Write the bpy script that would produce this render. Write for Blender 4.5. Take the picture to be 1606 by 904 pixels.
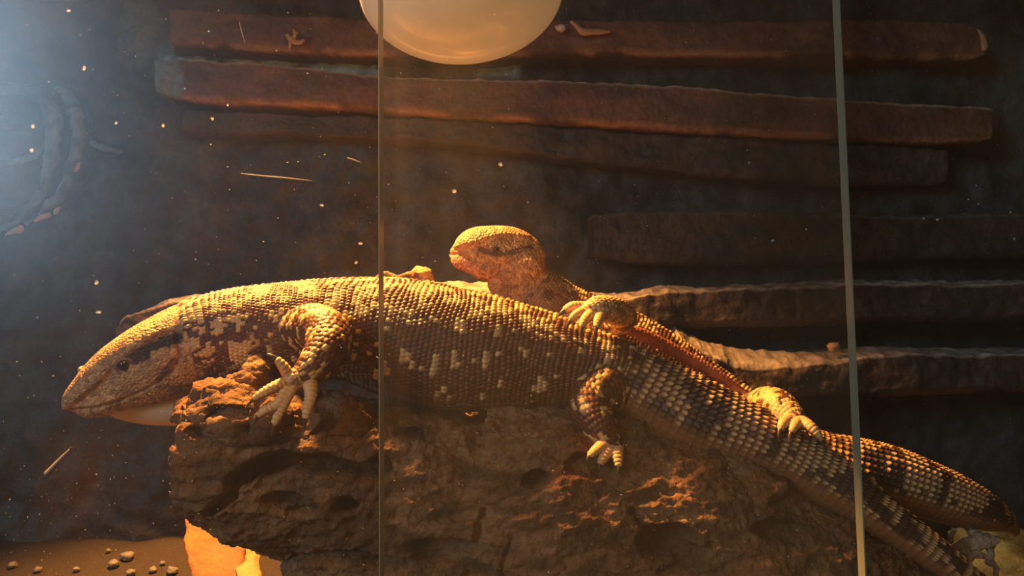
import bpy, bmesh, math, random
import numpy as np
from mathutils import Vector, Matrix
from mathutils.bvhtree import BVHTree

for o in list(bpy.data.objects):
    bpy.data.objects.remove(o)
random.seed(7)
rng = np.random.default_rng(7)
SC = bpy.context.scene
COL = SC.collection

# ------------------------------------------------------------------ camera
F = 1250.0
CAM = np.array([0.0, 0.0, 0.14])
PITCH, ROLL = math.radians(4.3), math.radians(-0.8)
fw = np.array([0, math.cos(PITCH), math.sin(PITCH)])
r0 = np.array([1.0, 0, 0]); u0 = np.array([0, -math.sin(PITCH), math.cos(PITCH)])
RI = r0 * math.cos(ROLL) + u0 * math.sin(ROLL)
UP = -r0 * math.sin(ROLL) + u0 * math.cos(ROLL)
cd = bpy.data.cameras.new('camera'); cam = bpy.data.objects.new('camera', cd); COL.objects.link(cam)
cd.sensor_width = 36; cd.lens = F / 1606 * 36; cd.clip_start = 0.01; cd.clip_end = 50
M4 = Matrix(((RI[0], UP[0], -fw[0], CAM[0]), (RI[1], UP[1], -fw[1], CAM[1]), (RI[2], UP[2], -fw[2], CAM[2]), (0, 0, 0, 1)))
cam.matrix_world = M4
SC.camera = cam

def at(px, py, Y):
    """point on the vertical plane at distance Y that the photograph shows at (px, py)"""
    d = fw + RI * ((px - 803) / F) + UP * ((452 - py) / F)
    return CAM + d * (Y / d[1])

def proj(P):
    v = P - CAM
    w = v @ fw
    return 803 + F * (v @ RI) / w, 452 - F * (v @ UP) / w

# ------------------------------------------------------------------ light
SC.view_settings.view_transform = 'Standard'
SC.view_settings.look = 'None'
SC.view_settings.gamma = 1
SC.view_settings.use_curve_mapping = False
SC.view_settings.exposure = 0.0

world = bpy.data.worlds.new('room'); SC.world = world; world.use_nodes = True
world.node_tree.nodes['Background'].inputs[0].default_value = (1.0, 0.62, 0.32, 1)
world.node_tree.nodes['Background'].inputs[1].default_value = 0.075

def add_light(name, kind, loc, target, power, color, **kw):
    ld = bpy.data.lights.new(name, kind); ld.energy = power; ld.color = color
    for k, v in kw.items(): setattr(ld, k, v)
    o = bpy.data.objects.new(name, ld); COL.objects.link(o); o.location = loc
    o.rotation_euler = (Vector(target) - Vector(loc)).to_track_quat('-Z', 'Y').to_euler()
    return o
# warm basking spot above and a little behind the animals, to the left
KEY = at(330, -260, 0.357)
add_light('basking_lamp_offscreen', 'SPOT', KEY, at(455, 560, 0.305), 27.0, (1.0, 0.42, 0.09),
          spot_size=math.radians(98), spot_blend=0.4, shadow_soft_size=0.014)
# daylight from the room's window, behind and to the left of the viewer
add_light('room_window_offscreen', 'AREA', (-1.52, -1.5, 0.84), (-0.1, 0.3, 0.2), 16.0, (0.50, 0.76, 1.0),
          shape='RECTANGLE', size=0.55, size_y=0.75)

# ------------------------------------------------------------------ helpers
PERM = rng.permutation(256).astype(np.int32); PERM = np.concatenate([PERM, PERM, PERM])
GR = rng.normal(size=(256, 3)).astype(np.float32); GR /= np.linalg.norm(GR, axis=1)[:, None]
def perlin(P):
    P = np.asarray(P, np.float32)
    I = np.floor(P).astype(np.int32); f = P - I; I &= 255
    w = f * f * f * (f * (f * 6 - 15) + 10)
    out = np.zeros(len(P), np.float32)
    for dx in (0, 1):
        for dy in (0, 1):
            for dz in (0, 1):
                h = PERM[PERM[PERM[I[:, 0] + dx] + I[:, 1] + dy] + I[:, 2] + dz]
                g = GR[h]
                d = g[:, 0] * (f[:, 0] - dx) + g[:, 1] * (f[:, 1] - dy) + g[:, 2] * (f[:, 2] - dz)
                out += d * (w[:, 0] if dx else 1 - w[:, 0]) * (w[:, 1] if dy else 1 - w[:, 1]) * (w[:, 2] if dz else 1 - w[:, 2])
    return out * 1.5
def fbm(P, oct=4, gain=0.5, ridged=False):
    s = 0; a = 1.0; P = np.asarray(P, np.float32)
    for k in range(oct):
        n = perlin(P + 17.3 * k)
        s = s + a * ((1 - 2 * np.abs(n)) if ridged else n); a *= gain; P = P * 2.03
    return s
def sstep(a, b, x):
    t = np.clip((x - a) / (b - a), 0, 1); return t * t * (3 - 2 * t)
def mixc(a, b, t):
    t = np.asarray(t)[:, None]; return np.asarray(a) * (1 - t) + np.asarray(b) * t
def hash01(a, b, k=0):
    return (PERM[PERM[(a.astype(np.int64) & 255)] + (b.astype(np.int64) & 255)] ^ PERM[(k * 37 + 11) & 255]) / 255.0

def catmull(pts, n):
    """resample rows of pts to n rows with a smooth curve through them; also the row parameter"""
    P = np.asarray(pts, float); m = len(P)
    t = np.linspace(0, m - 1, n); i = np.minimum(t.astype(int), m - 2); f = (t - i)[:, None]
    p0 = P[np.maximum(i - 1, 0)]; p1 = P[i]; p2 = P[i + 1]; p3 = P[np.minimum(i + 2, m - 1)]
    m1 = (p2 - p0) / 2; m2 = (p3 - p1) / 2
    return ((2 * f**3 - 3 * f**2 + 1) * p1 + (f**3 - 2 * f**2 + f) * m1 + (-2 * f**3 + 3 * f**2) * p2 + (f**3 - f**2) * m2), t

def mesh_obj(name, V, faces, mat, parent=None, col=None, smooth=True):
    me = bpy.data.meshes.new(name)
    me.from_pydata([tuple(v) for v in np.asarray(V).tolist()], [], faces)
    if col is not None: set_col(me, col)
    if smooth: me.polygons.foreach_set('use_smooth', [True] * len(me.polygons))
    me.materials.append(mat); me.update()
    o = bpy.data.objects.new(name, me); COL.objects.link(o)
    if parent: o.parent = parent
    return o
def set_col(me, c, alpha=None):
    c = np.asarray(c, np.float32); al = np.zeros((len(c), 1), np.float32) if alpha is None else np.asarray(alpha, np.float32).reshape(-1, 1)
    a = me.attributes.new('Col', 'FLOAT_COLOR', 'POINT')
    a.data.foreach_set('color', np.concatenate([np.clip(c, 0, 1), al], 1).astype(np.float32).ravel())
def tag(o, label, cat, group=None, kind=None):
    if label: o['label'] = label
    if cat: o['category'] = cat
    if group: o['group'] = group
    if kind: o['kind'] = kind
    return o
def empty(name, loc):
    o = bpy.data.objects.new(name, None); COL.objects.link(o); o.location = tuple(loc); o.empty_display_size = 0.01
    return o
def adopt(o, root):
    o.parent = root; o.matrix_parent_inverse = Matrix.Translation(root.location).inverted(); return o
def grid_faces(nu, nv, wrap=False, off=0):
    f = []
    for i in range(nu - 1):
        for j in range(nv if wrap else nv - 1):
            k = (j + 1) % nv
            f.append((off + i * nv + j, off + i * nv + k, off + (i + 1) * nv + k, off + (i + 1) * nv + j))
    return f

def principled(name, color=(0.5, 0.5, 0.5), rough=0.6, vcol=False, bump=None, spec=0.5, grain=0.25, emit=None, coat=0, sss=0, metal=0):
    m = bpy.data.materials.new(name); m.use_nodes = True
    nt = m.node_tree; b = nt.nodes['Principled BSDF']
    b.inputs['Roughness'].default_value = rough
    b.inputs['Specular IOR Level'].default_value = spec
    b.inputs['Metallic'].default_value = metal
    b.inputs['Coat Weight'].default_value = coat
    if sss:
        b.inputs['Subsurface Weight'].default_value = sss
        b.inputs['Subsurface Radius'].default_value = (1.0, 0.35, 0.1)
        b.inputs['Subsurface Scale'].default_value = 0.002
    tc = nt.nodes.new('ShaderNodeTexCoord')
    nz = nt.nodes.new('ShaderNodeTexNoise'); nz.inputs['Scale'].default_value = bump[0] if bump else 900
    nz.inputs['Detail'].default_value = 5
    nt.links.new(tc.outputs['Object'], nz.inputs['Vector'])
    mr = nt.nodes.new('ShaderNodeMapRange'); mr.inputs['To Min'].default_value = 1 - grain; mr.inputs['To Max'].default_value = 1 + grain
    mp = nt.nodes.new('ShaderNodeMapping'); mp.inputs['Location'].default_value = (3.1, 7.7, 1.9)
    nc = nt.nodes.new('ShaderNodeTexNoise'); nc.inputs['Scale'].default_value = nz.inputs['Scale'].default_value * 0.83; nc.inputs['Detail'].default_value = 5
    nt.links.new(tc.outputs['Object'], mp.inputs['Vector']); nt.links.new(mp.outputs['Vector'], nc.inputs['Vector'])
    nt.links.new(nc.outputs['Fac'], mr.inputs['Value'])
    mx = nt.nodes.new('ShaderNodeMix'); mx.data_type = 'RGBA'; mx.blend_type = 'MULTIPLY'; mx.inputs['Factor'].default_value = 1
    if vcol:
        a = nt.nodes.new('ShaderNodeVertexColor'); a.layer_name = 'Col'
        nt.links.new(a.outputs['Color'], mx.inputs['A'])
    else:
        mx.inputs['A'].default_value = (*color, 1)
    nt.links.new(mr.outputs['Result'], mx.inputs['B'])
    nt.links.new(mx.outputs['Result'], b.inputs['Base Color'])
    if bump:
        bp = nt.nodes.new('ShaderNodeBump'); bp.inputs['Strength'].default_value = bump[1]; bp.inputs['Distance'].default_value = bump[2]
        nt.links.new(nz.outputs['Fac'], bp.inputs['Height']); nt.links.new(bp.outputs['Normal'], b.inputs['Normal'])
    if emit:
        b.inputs['Emission Color'].default_value = (*emit[0], 1); b.inputs['Emission Strength'].default_value = emit[1]
    return m

MAT = {}
MAT['skin'] = principled('lizard_skin', vcol=True, rough=0.45, bump=(1800, 0.25, 0.0004), spec=0.45, grain=0.2)
def granules(m):
    nt = m.node_tree; b = nt.nodes['Principled BSDF']; N = nt.nodes.new; L = nt.links.new
    tc = N('ShaderNodeTexCoord'); v = N('ShaderNodeTexVoronoi'); v.inputs['Scale'].default_value = 1050
    L(tc.outputs['Object'], v.inputs['Vector'])
    a = nt.nodes['Color Attribute'] if 'Color Attribute' in nt.nodes else [q for q in nt.nodes if q.bl_idname == 'ShaderNodeVertexColor'][0]
    inv = N('ShaderNodeMath'); inv.operation = 'MULTIPLY_ADD'; inv.inputs[1].default_value = -1.0; inv.inputs[2].default_value = 1.0
    L(v.outputs['Distance'], inv.inputs[0])
    bp = N('ShaderNodeBump'); bp.inputs['Distance'].default_value = 0.0007
    st = N('ShaderNodeMath'); st.operation = 'MULTIPLY'; st.inputs[1].default_value = 0.9
    L(a.outputs['Alpha'], st.inputs[0]); L(st.outputs[0], bp.inputs['Strength']); L(inv.outputs[0], bp.inputs['Height'])
    old = b.inputs['Normal'].links[0].from_socket; L(old, bp.inputs['Normal']); L(bp.outputs['Normal'], b.inputs['Normal'])
    hsv = N('ShaderNodeMapRange'); hsv.inputs['To Min'].default_value = 0.72; hsv.inputs['To Max'].default_value = 1.28
    sep = N('ShaderNodeSeparateColor'); L(v.outputs['Color'], sep.inputs[0]); L(sep.outputs[0], hsv.inputs['Value'])
    mx = N('ShaderNodeMix'); mx.data_type = 'RGBA'; mx.blend_type = 'MULTIPLY'
    src = b.inputs['Base Color'].links[0].from_socket
    L(a.outputs['Alpha'], mx.inputs['Factor']); L(src, mx.inputs['A']); L(hsv.outputs[0], mx.inputs['B']); L(mx.outputs['Result'], b.inputs['Base Color'])
granules(MAT['skin'])
MAT['wood'] = principled('driftwood', vcol=True, rough=0.85, bump=(520, 1.0, 0.0016), spec=0.2, grain=0.7)
MAT['rock'] = principled('moulded_rock', vcol=True, rough=0.6, bump=(420, 0.6, 0.0012), spec=0.35, grain=0.45)
MAT['eye'] = principled('lizard_eye', (0.012, 0.009, 0.010), 0.08, spec=0.6, grain=0.05)
MAT['iris'] = principled('iris', (0.06, 0.035, 0.018), 0.12, spec=0.6, grain=0.1)
MAT['lid'] = principled('eyelid', (0.26, 0.145, 0.07), 0.5, grain=0.3)
MAT['claw'] = principled('claw_horn', (0.10, 0.055, 0.03), 0.3, grain=0.2)
MAT['sand'] = principled('soil_floor', (0.050, 0.034, 0.024), 0.95, bump=(900, 0.8, 0.001), grain=0.5)
MAT['black'] = principled('black_panel', (0.015, 0.014, 0.013), 0.7, bump=(300, 0.2, 0.001))
MAT['track'] = principled('track_plastic', (0.02, 0.02, 0.02), 0.4, grain=0.1)
MAT['tan'] = principled('dry_tan', (0.50, 0.27, 0.12), 0.8, bump=(900, 0.5, 0.0006), grain=0.35)
MAT['pebble'] = principled('pale_pebble', (0.55, 0.48, 0.38), 0.7, bump=(700, 0.3, 0.0005), grain=0.2)
MAT['gravel'] = principled('gravel', (0.20, 0.18, 0.14), 0.7, bump=(700, 0.3, 0.0005), grain=0.3)
MAT['cream'] = principled('cream_stone', (0.86, 0.68, 0.42), 0.35, bump=(60, 0.05, 0.001), grain=0.06)
MAT['straw'] = principled('straw', (0.62, 0.52, 0.32), 0.8, grain=0.3)
def speck_mat():
    m = bpy.data.materials.new('dust_speck'); m.use_nodes = True; nt = m.node_tree; nt.nodes.clear(); N = nt.nodes.new
    o = N('ShaderNodeOutputMaterial'); d = N('ShaderNodeBsdfDiffuse'); t = N('ShaderNodeBsdfTranslucent'); x = N('ShaderNodeMixShader')
    d.inputs[0].default_value = (0.7, 0.68, 0.62, 1); t.inputs[0].default_value = (0.36, 0.38, 0.40, 1); x.inputs[0].default_value = 0.45
    nt.links.new(d.outputs[0], x.inputs[1]); nt.links.new(t.outputs[0], x.inputs[2]); nt.links.new(x.outputs[0], o.inputs[0])
    return m
MAT['dust'] = speck_mat()

def glass_mat(name, dust, haze, tint):
    m = bpy.data.materials.new(name); m.use_nodes = True; nt = m.node_tree; nt.nodes.clear()
    N = nt.nodes.new; L = nt.links.new
    out = N('ShaderNodeOutputMaterial')
    tr = N('ShaderNodeBsdfTransparent'); tr.inputs[0].default_value = (*tint, 1)
    gl = N('ShaderNodeBsdfGlossy'); gl.inputs['Roughness'].default_value = 0.26; gl.inputs['Color'].default_value = (1, 1, 1, 1)
    df = N('ShaderNodeBsdfDiffuse'); df.inputs[0].default_value = (0.8, 0.74, 0.62, 1)
    tl = N('ShaderNodeBsdfTranslucent'); tl.inputs[0].default_value = (0.8, 0.74, 0.62, 1)
    m1 = N('ShaderNodeMixShader'); m1.inputs[0].default_value = 0.5
    L(df.outputs[0], m1.inputs[1]); L(tl.outputs[0], m1.inputs[2])
    tc = N('ShaderNodeTexCoord')
    n1 = N('ShaderNodeTexNoise'); n1.inputs['Scale'].default_value = 38; n1.inputs['Detail'].default_value = 6
    L(tc.outputs['Object'], n1.inputs['Vector'])
    mr = N('ShaderNodeMapRange'); mr.inputs['From Min'].default_value = 0.35; mr.inputs['From Max'].default_value = 0.7
    mr.inputs['To Min'].default_value = dust * 0.6; mr.inputs['To Max'].default_value = dust * 1.5
    L(n1.outputs['Fac'], mr.inputs['Value'])
    m2 = N('ShaderNodeMixShader'); L(mr.outputs['Result'], m2.inputs[0]); L(tr.outputs[0], m2.inputs[1]); L(m1.outputs[0], m2.inputs[2])
    m3 = N('ShaderNodeMixShader'); m3.inputs[0].default_value = haze
    L(m2.outputs[0], m3.inputs[1]); L(gl.outputs[0], m3.inputs[2])
    L(m3.outputs[0], out.inputs[0])
    return m
MAT['glass'] = glass_mat('dusty_glass', 0.008, 0.070, (0.985, 0.99, 0.98))
MAT['edge_green'] = principled('polished_glass_edge', (0.27, 0.29, 0.19), 0.35, grain=0.1)

def opal_mat():
    m = principled('opal_glass', (0.80, 0.72, 0.60), 0.32, spec=0.5, grain=0.03, emit=((1.0, 0.58, 0.25), 0.20), coat=0.3)
    return m
MAT['opal'] = opal_mat()
MAT['socket'] = principled('lamp_socket', (0.55, 0.52, 0.48), 0.4, grain=0.1)

def translucent_bark(name, c):
    m = principled(name, vcol=True, rough=0.6, bump=(500, 0.5, 0.001), grain=0.35)
    nt = m.node_tree; b = nt.nodes['Principled BSDF']; out = nt.nodes['Material Output']
    t = nt.nodes.new('ShaderNodeBsdfTranslucent'); t.inputs[0].default_value = (*c, 1)
    mx = nt.nodes.new('ShaderNodeMixShader'); mx.inputs[0].default_value = 0.45
    nt.links.new(b.outputs[0], mx.inputs[1]); nt.links.new(t.outputs[0], mx.inputs[2]); nt.links.new(mx.outputs[0], out.inputs[0])
    return m
MAT['bark'] = translucent_bark('thin_orange_bark', (0.5, 0.26, 0.08))

# ------------------------------------------------------------------ setting
def box(name, x0, x1, y0, y1, z0, z1, mat, parent=None):
    V = [(x, y, z) for x in (x0, x1) for y in (y0, y1) for z in (z0, z1)]
    Fc = [(0, 1, 3, 2), (4, 6, 7, 5), (0, 4, 5, 1), (2, 3, 7, 6), (0, 2, 6, 4), (1, 5, 7, 3)]
    return mesh_obj(name, V, Fc, mat, parent, smooth=False)
WX, WZ, WY = 0.58, 0.46, 0.505
def struct(o, label, cat='wall'):
    return tag(o, label, cat, kind='structure')
struct(box('wall_left', -WX - 0.01, -WX, 0.165, WY + 0.04, 0, WZ, MAT['black']), 'dark side panel of the terrarium beside the round moulding')
struct(box('wall_right', WX, WX + 0.01, 0.165, WY + 0.04, 0, WZ, MAT['black']), 'dark side panel of the terrarium beyond the tail tips')
struct(box('ceiling', -WX - 0.01, WX + 0.01, 0.165, WY + 0.04, WZ, WZ + 0.01, MAT['black']), 'dark lid of the terrarium above the dome lamp', 'ceiling')
struct(box('trim_1', -WX - 0.01, WX + 0.01, 0.165, 0.205, -0.012, 0.012, MAT['track']), 'black lower sliding track of the glass doors', 'trim')
struct(box('trim_2', -WX - 0.01, WX + 0.01, 0.165, 0.205, WZ - 0.016, WZ - 0.0005, MAT['track']), 'black upper sliding track of the glass doors', 'trim')

# floor: uneven sand
nx, ny = 240, 90
X, Yg = np.meshgrid(np.linspace(-WX, WX, nx), np.linspace(0.206, WY + 0.02, ny), indexing='ij')
P = np.stack([X.ravel(), Yg.ravel(), np.zeros(X.size)], 1)
SLOPE = lambda y: 0.026 * sstep(0.40, 0.505, y)
P[:, 2] = 0.0015 * fbm(P * [40, 40, 1], 4) - 0.001 + SLOPE(P[:, 1])
fl = mesh_obj('floor', P, grid_faces(nx, ny), MAT['sand'])
struct(fl, 'dark brown soil floor of the terrarium', 'floor')

# back wall: rough dark moulded rock with stains
nx, nz = 460, 190
X, Zg = np.meshgrid(np.linspace(-WX, WX, nx), np.linspace(-0.005, WZ, nz), indexing='ij')
P = np.stack([X.ravel(), np.full(X.size, WY), Zg.ravel()], 1)
n1 = fbm(P * 14, 4); n2 = fbm(P * 60 + 5, 4); n3 = fbm(P * [25, 25, 70] + 9, 3)
P[:, 1] -= 0.006 * n1 + 0.003 * n2
px, py = proj(P)
k1 = fbm(P * 13 + 61, 4); k2 = fbm(P * 55 + 77, 4)
base = mixc((0.026, 0.023, 0.020), (0.062, 0.056, 0.047), sstep(-0.5, 0.6, 0.6 * k1 + k2))
base = mixc(base, (0.070, 0.042, 0.027), 0.6 * sstep(0.2, 0.8, n3))
base = mixc(base, (0.050, 0.065, 0.060), 0.7 * sstep(0.1, 0.6, fbm(P * 9 + 31, 3)))
def wring(pts, w):
    b = np.full(len(px), 1e9)
    for (x0, y0), (x1, y1) in zip(pts[:-1], pts[1:]):
        f = np.clip(((px - x0) * (x1 - x0) + (py - y0) * (y1 - y0)) / ((x1 - x0) ** 2 + (y1 - y0) ** 2), 0, 1)
        b = np.minimum(b, np.hypot(px - x0 - f * (x1 - x0), py - y0 - f * (y1 - y0)))
    return sstep(1.3, 0.5, b / w + 0.25 * n2)
cutin = np.maximum.reduce([0.010 * wring([(96, 150), (104, 190), (102, 240), (92, 285), (66, 325), (30, 356), (-40, 380)], 11),
    0.010 * wring([(98, 142), (118, 160), (132, 190), (137, 225), (130, 262), (116, 296), (100, 325)], 7),
    0.012 * wring([(-60, 180), (0, 175), (50, 172)], 22), 0.012 * wring([(-60, 310), (10, 300), (45, 290)], 30),
    0.006 * wring([(136, 228), (160, 234), (190, 240)], 8)])
P[:, 1] += cutin
# reddish mud stain low on the left, teal paint in the gap between the two upper ledges
d = np.hypot((px - 130) / 110, (py - 760) / 110); base = mixc(base, (0.16, 0.085, 0.045), 0.8 * sstep(1.1, 0.2, d + 0.5 * k2))
d = sstep(240, 260, px) * sstep(640, 580, px) * sstep(55, 66, py) * sstep(125, 112, py)
base = mixc(base, (0.26, 0.46, 0.50), d * sstep(-0.45, 0.35, n2 + 0.2))
d = sstep(740, 755, px) * sstep(820, 810, px) * sstep(80, 90, py) * sstep(125, 116, py)
base = mixc(base, (0.24, 0.38, 0.40), 0.8 * d)
d = np.hypot((px - 225) / 38, (py - 60) / 75); base = mixc(base, (0.13, 0.15, 0.13), 0.8 * sstep(1.1, 0.4, d + 0.4 * n2))
d = np.hypot((px - 340) / 110, (py - 190) / 26); base = mixc(base, (0.06, 0.03, 0.028), 0.9 * sstep(1.1, 0.5, d + 0.3 * n2))
wall = mesh_obj('wall_back', P, grid_faces(nx, nz), MAT['rock'], col=base)
struct(wall, 'dark rough moulded rock back wall with horizontal ledges')

def ledge(rows, yf, depth, body, body2, rimc, rim, seed, edge=None, amp=0.0016, label=None, teal=None):
    """one moulded ledge: rows of (px, top py, bottom py, rim height px)"""
    n = max(40, int((rows[-1][0] - rows[0][0]) / 3.0))
    R, _ = catmull(rows, n)
    prof = []   # (fraction of height from the top, depth fraction back from the front, rim weight)
    for k in range(5): prof.append((0.0, 1 - k / 4 * 0.72, 1.0))          # top face
    for k in range(1, 6): prof.append(('r', 0.28 * (1 - k / 5), 1.0))     # chamfer
    for k in range(1, 15): prof.append((k / 14, 0.0 if k < 13 else 0.04 * (k - 12), 0.0))
    for k in range(1, 5): prof.append((1.0, 0.1 + 0.9 * k / 4, -1.0))
    V = []; W = []; Hh = []
    nv = len(prof)
    nr = 0
    for i, (x, t, b, rm) in enumerate(R):
        ch = 0
        endt = min(1, i / 10, (n - 1 - i) / 10)
        endt = math.sqrt(max(0, endt))
        for (fz, fd, w) in prof:
            if fz == 'r':
                ch += 1; y = t + rm * ch / 5; 
            elif w == 0.0:
                y = t + rm + (b - t - rm) * fz
            else:
                y = t if w > 0 else b
            Yd = yf + depth * (1 - endt) * 0.9 + depth * fd * (0.1 + 0.9 * endt)
            p = at(x, y, yf)
            V.append((p[0], Yd, p[2])); W.append(w); Hh.append((y - t) / max(b - t, 1))
    V = np.array(V); W = np.array(W); Hh = np.array(Hh)
    m1 = fbm(V * [30, 30, 60] + seed, 4); m2 = fbm(V * [120, 120, 160] + seed, 3); m3 = fbm(V * [45, 45, 110] + seed * 2, 4, ridged=True)
    V[:, 1] += -amp * (m1 * 1.8 + m2 * 0.9) ; V[:, 2] += amp * (m1 * 0.8 + 0.7 * m2)
    m4 = fbm(V * [34, 34, 66] + seed + 90, 4)
    c = mixc(body, body2, sstep(-0.5, 0.6, m4))
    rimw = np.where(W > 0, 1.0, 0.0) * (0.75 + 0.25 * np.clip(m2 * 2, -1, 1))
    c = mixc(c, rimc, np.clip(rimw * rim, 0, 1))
    if edge is not None:
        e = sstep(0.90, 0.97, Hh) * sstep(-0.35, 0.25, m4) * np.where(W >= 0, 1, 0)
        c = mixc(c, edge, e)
    qx, qy = proj(V)
    if teal: c = mixc(c, (0.17, 0.22, 0.22), 0.9 * sstep(teal[1], teal[0], qx + 30 * m2 + 25 * m1))
    o = mesh_obj('rock_ledge', V, grid_faces(n, nv), MAT['rock'], col=c)
    o.parent = wall
    if label: o['label'] = label
    return o

RED = (0.095, 0.048, 0.031); RED2 = (0.170, 0.075, 0.042); DK = (0.034, 0.025, 0.018); DK2 = (0.070, 0.044, 0.027)
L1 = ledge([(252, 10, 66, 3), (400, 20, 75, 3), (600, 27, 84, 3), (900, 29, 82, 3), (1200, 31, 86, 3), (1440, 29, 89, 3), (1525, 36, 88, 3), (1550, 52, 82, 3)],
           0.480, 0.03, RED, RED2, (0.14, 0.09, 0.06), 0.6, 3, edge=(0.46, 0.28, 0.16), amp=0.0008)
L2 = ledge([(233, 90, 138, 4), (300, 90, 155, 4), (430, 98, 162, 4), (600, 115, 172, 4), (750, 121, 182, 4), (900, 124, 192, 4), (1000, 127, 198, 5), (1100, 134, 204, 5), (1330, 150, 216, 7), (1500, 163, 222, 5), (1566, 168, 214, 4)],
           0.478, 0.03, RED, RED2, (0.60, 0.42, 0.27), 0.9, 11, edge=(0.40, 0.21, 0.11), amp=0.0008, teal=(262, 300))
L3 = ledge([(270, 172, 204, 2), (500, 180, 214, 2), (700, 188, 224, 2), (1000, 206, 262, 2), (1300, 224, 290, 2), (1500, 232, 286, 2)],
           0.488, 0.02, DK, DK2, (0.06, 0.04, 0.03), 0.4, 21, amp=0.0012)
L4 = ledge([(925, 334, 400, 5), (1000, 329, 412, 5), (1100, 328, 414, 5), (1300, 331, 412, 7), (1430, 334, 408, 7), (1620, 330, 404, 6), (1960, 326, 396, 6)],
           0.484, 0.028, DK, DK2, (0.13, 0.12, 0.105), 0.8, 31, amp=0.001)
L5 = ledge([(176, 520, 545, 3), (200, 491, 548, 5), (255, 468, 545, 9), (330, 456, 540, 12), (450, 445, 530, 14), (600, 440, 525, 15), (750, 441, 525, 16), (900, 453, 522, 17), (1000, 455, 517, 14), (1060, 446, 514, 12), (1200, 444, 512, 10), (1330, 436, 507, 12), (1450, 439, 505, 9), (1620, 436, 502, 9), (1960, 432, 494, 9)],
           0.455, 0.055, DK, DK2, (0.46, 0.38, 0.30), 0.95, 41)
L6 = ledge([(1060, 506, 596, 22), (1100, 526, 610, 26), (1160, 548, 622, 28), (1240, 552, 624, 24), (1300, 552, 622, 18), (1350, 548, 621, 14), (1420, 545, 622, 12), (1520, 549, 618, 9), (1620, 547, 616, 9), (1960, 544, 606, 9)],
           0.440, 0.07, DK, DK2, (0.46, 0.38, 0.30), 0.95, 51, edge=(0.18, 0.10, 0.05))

def tube(pts, nseg=10, n=None, sq=1.0, noise=0.0, seed=0, closed_ends=True):
    """vertices and faces of a bent tube through rows of (x, y, z, r)"""
    n = n or max(8, len(pts) * 8)
    C, _ = catmull(pts, n)
    T = np.gradient(C[:, :3], axis=0); T /= np.linalg.norm(T, axis=1)[:, None]
    ref = np.array([0, -0.9, 0.45]); V = []
    for i in range(n):
        t = T[i]; b = ref - t * (ref @ t); b /= np.linalg.norm(b); s = np.cross(t, b)
        for k in range(nseg):
            a = 2 * math.pi * k / nseg
            V.append(C[i, :3] + C[i, 3] * (b * math.cos(a) * sq + s * math.sin(a)))
    Fc = grid_faces(n, nseg, True)
    Fc.append(tuple(range(nseg))[::-1]); Fc.append(tuple(range((n - 1) * nseg, n * nseg)))
    V = np.array(V)
    if noise: V = V + noise * np.stack([fbm(V * 150 + seed + k * 7, 3) for k in range(3)], 1)
    return V, Fc

def ridge(pts, col, Y=0.497):
    V, Fc = tube([(*at(x, y, Y), r * Y / F) for x, y, r in pts], 12, 60, 0.8, 0.002, 3)
    n = fbm(V * 90, 3)
    o = mesh_obj('moulded_ridge', V, Fc, MAT['rock'], wall, mixc(np.array(col) * 0.7, np.array(col) * 1.4, sstep(-0.4, 0.5, n)))
    return o
ridge([(-80, 138, 10), (-10, 140, 9), (50, 145, 9), (74, 165, 11), (84, 200, 12), (80, 245, 11), (68, 290, 9), (48, 325, 7), (22, 350, 5), (-30, 372, 4)], (0.10, 0.115, 0.12))
ridge([(92, 138, 5), (112, 160, 9), (122, 195, 11), (120, 235, 11), (112, 270, 10), (96, 305, 8), (70, 330, 6), (40, 352, 4)], (0.10, 0.115, 0.12))
ridge([(-80, 262, 7), (-20, 258, 6), (30, 252, 6), (66, 240, 5)], (0.10, 0.115, 0.12))
ridge([(140, 225, 4), (165, 232, 6), (195, 240, 3)], (0.10, 0.115, 0.12))

# ------------------------------------------------------------------ animals: shared machinery
VOX = 0.00040
class Chain:
    def __init__(self, C, B, h, w, t, kind, **kw):
        self.C, self.h, self.w, self.t, self.kind = C, h, w, t, kind
        T = np.gradient(C, axis=0); T /= np.linalg.norm(T, axis=1)[:, None]
        B = B - T * np.sum(B * T, 1)[:, None]; B /= np.linalg.norm(B, axis=1)[:, None]
        N = np.cross(T, B)
        rho = kw.get('roll', 0) * np.ones(len(C)); cr, sr = np.cos(rho)[:, None], np.sin(rho)[:, None]
        self.T, self.B, self.N = T, B * cr + N * sr, N * cr - B * sr
        self.s = np.concatenate([[0], np.cumsum(np.linalg.norm(np.diff(C, axis=0), axis=1))])
        self.p = kw.get('p', 2.0) * np.ones(len(C))
        self.kw = kw
    def mesh(self, nseg=28):
        V = []
        a = np.linspace(0, 2 * math.pi, nseg, endpoint=False)
        ca, sa = np.cos(a), np.sin(a)
        for i in range(len(self.C)):
            e = 2.0 / self.p[i]
            x = np.sign(ca) * np.abs(ca) ** e; y = np.sign(sa) * np.abs(sa) ** e
            V.append(self.C[i] + self.B[i] * (self.h[i] * x)[:, None] + self.N[i] * (self.w[i] * y)[:, None])
        V = np.concatenate(V); n = len(self.C)
        Fc = grid_faces(n, nseg, True)
        c0 = len(V); V = np.concatenate([V, [self.C[0] - self.T[0] * self.h[0] * self.kw.get('cap', 0.6)], [self.C[-1] + self.T[-1] * self.h[-1] * self.kw.get('cap', 0.6)]])
        for j in range(nseg):
            k = (j + 1) % nseg
            Fc.append((c0, k, j)); Fc.append((c0 + 1, (n - 1) * nseg + j, (n - 1) * nseg + k))
        return V, Fc

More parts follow.
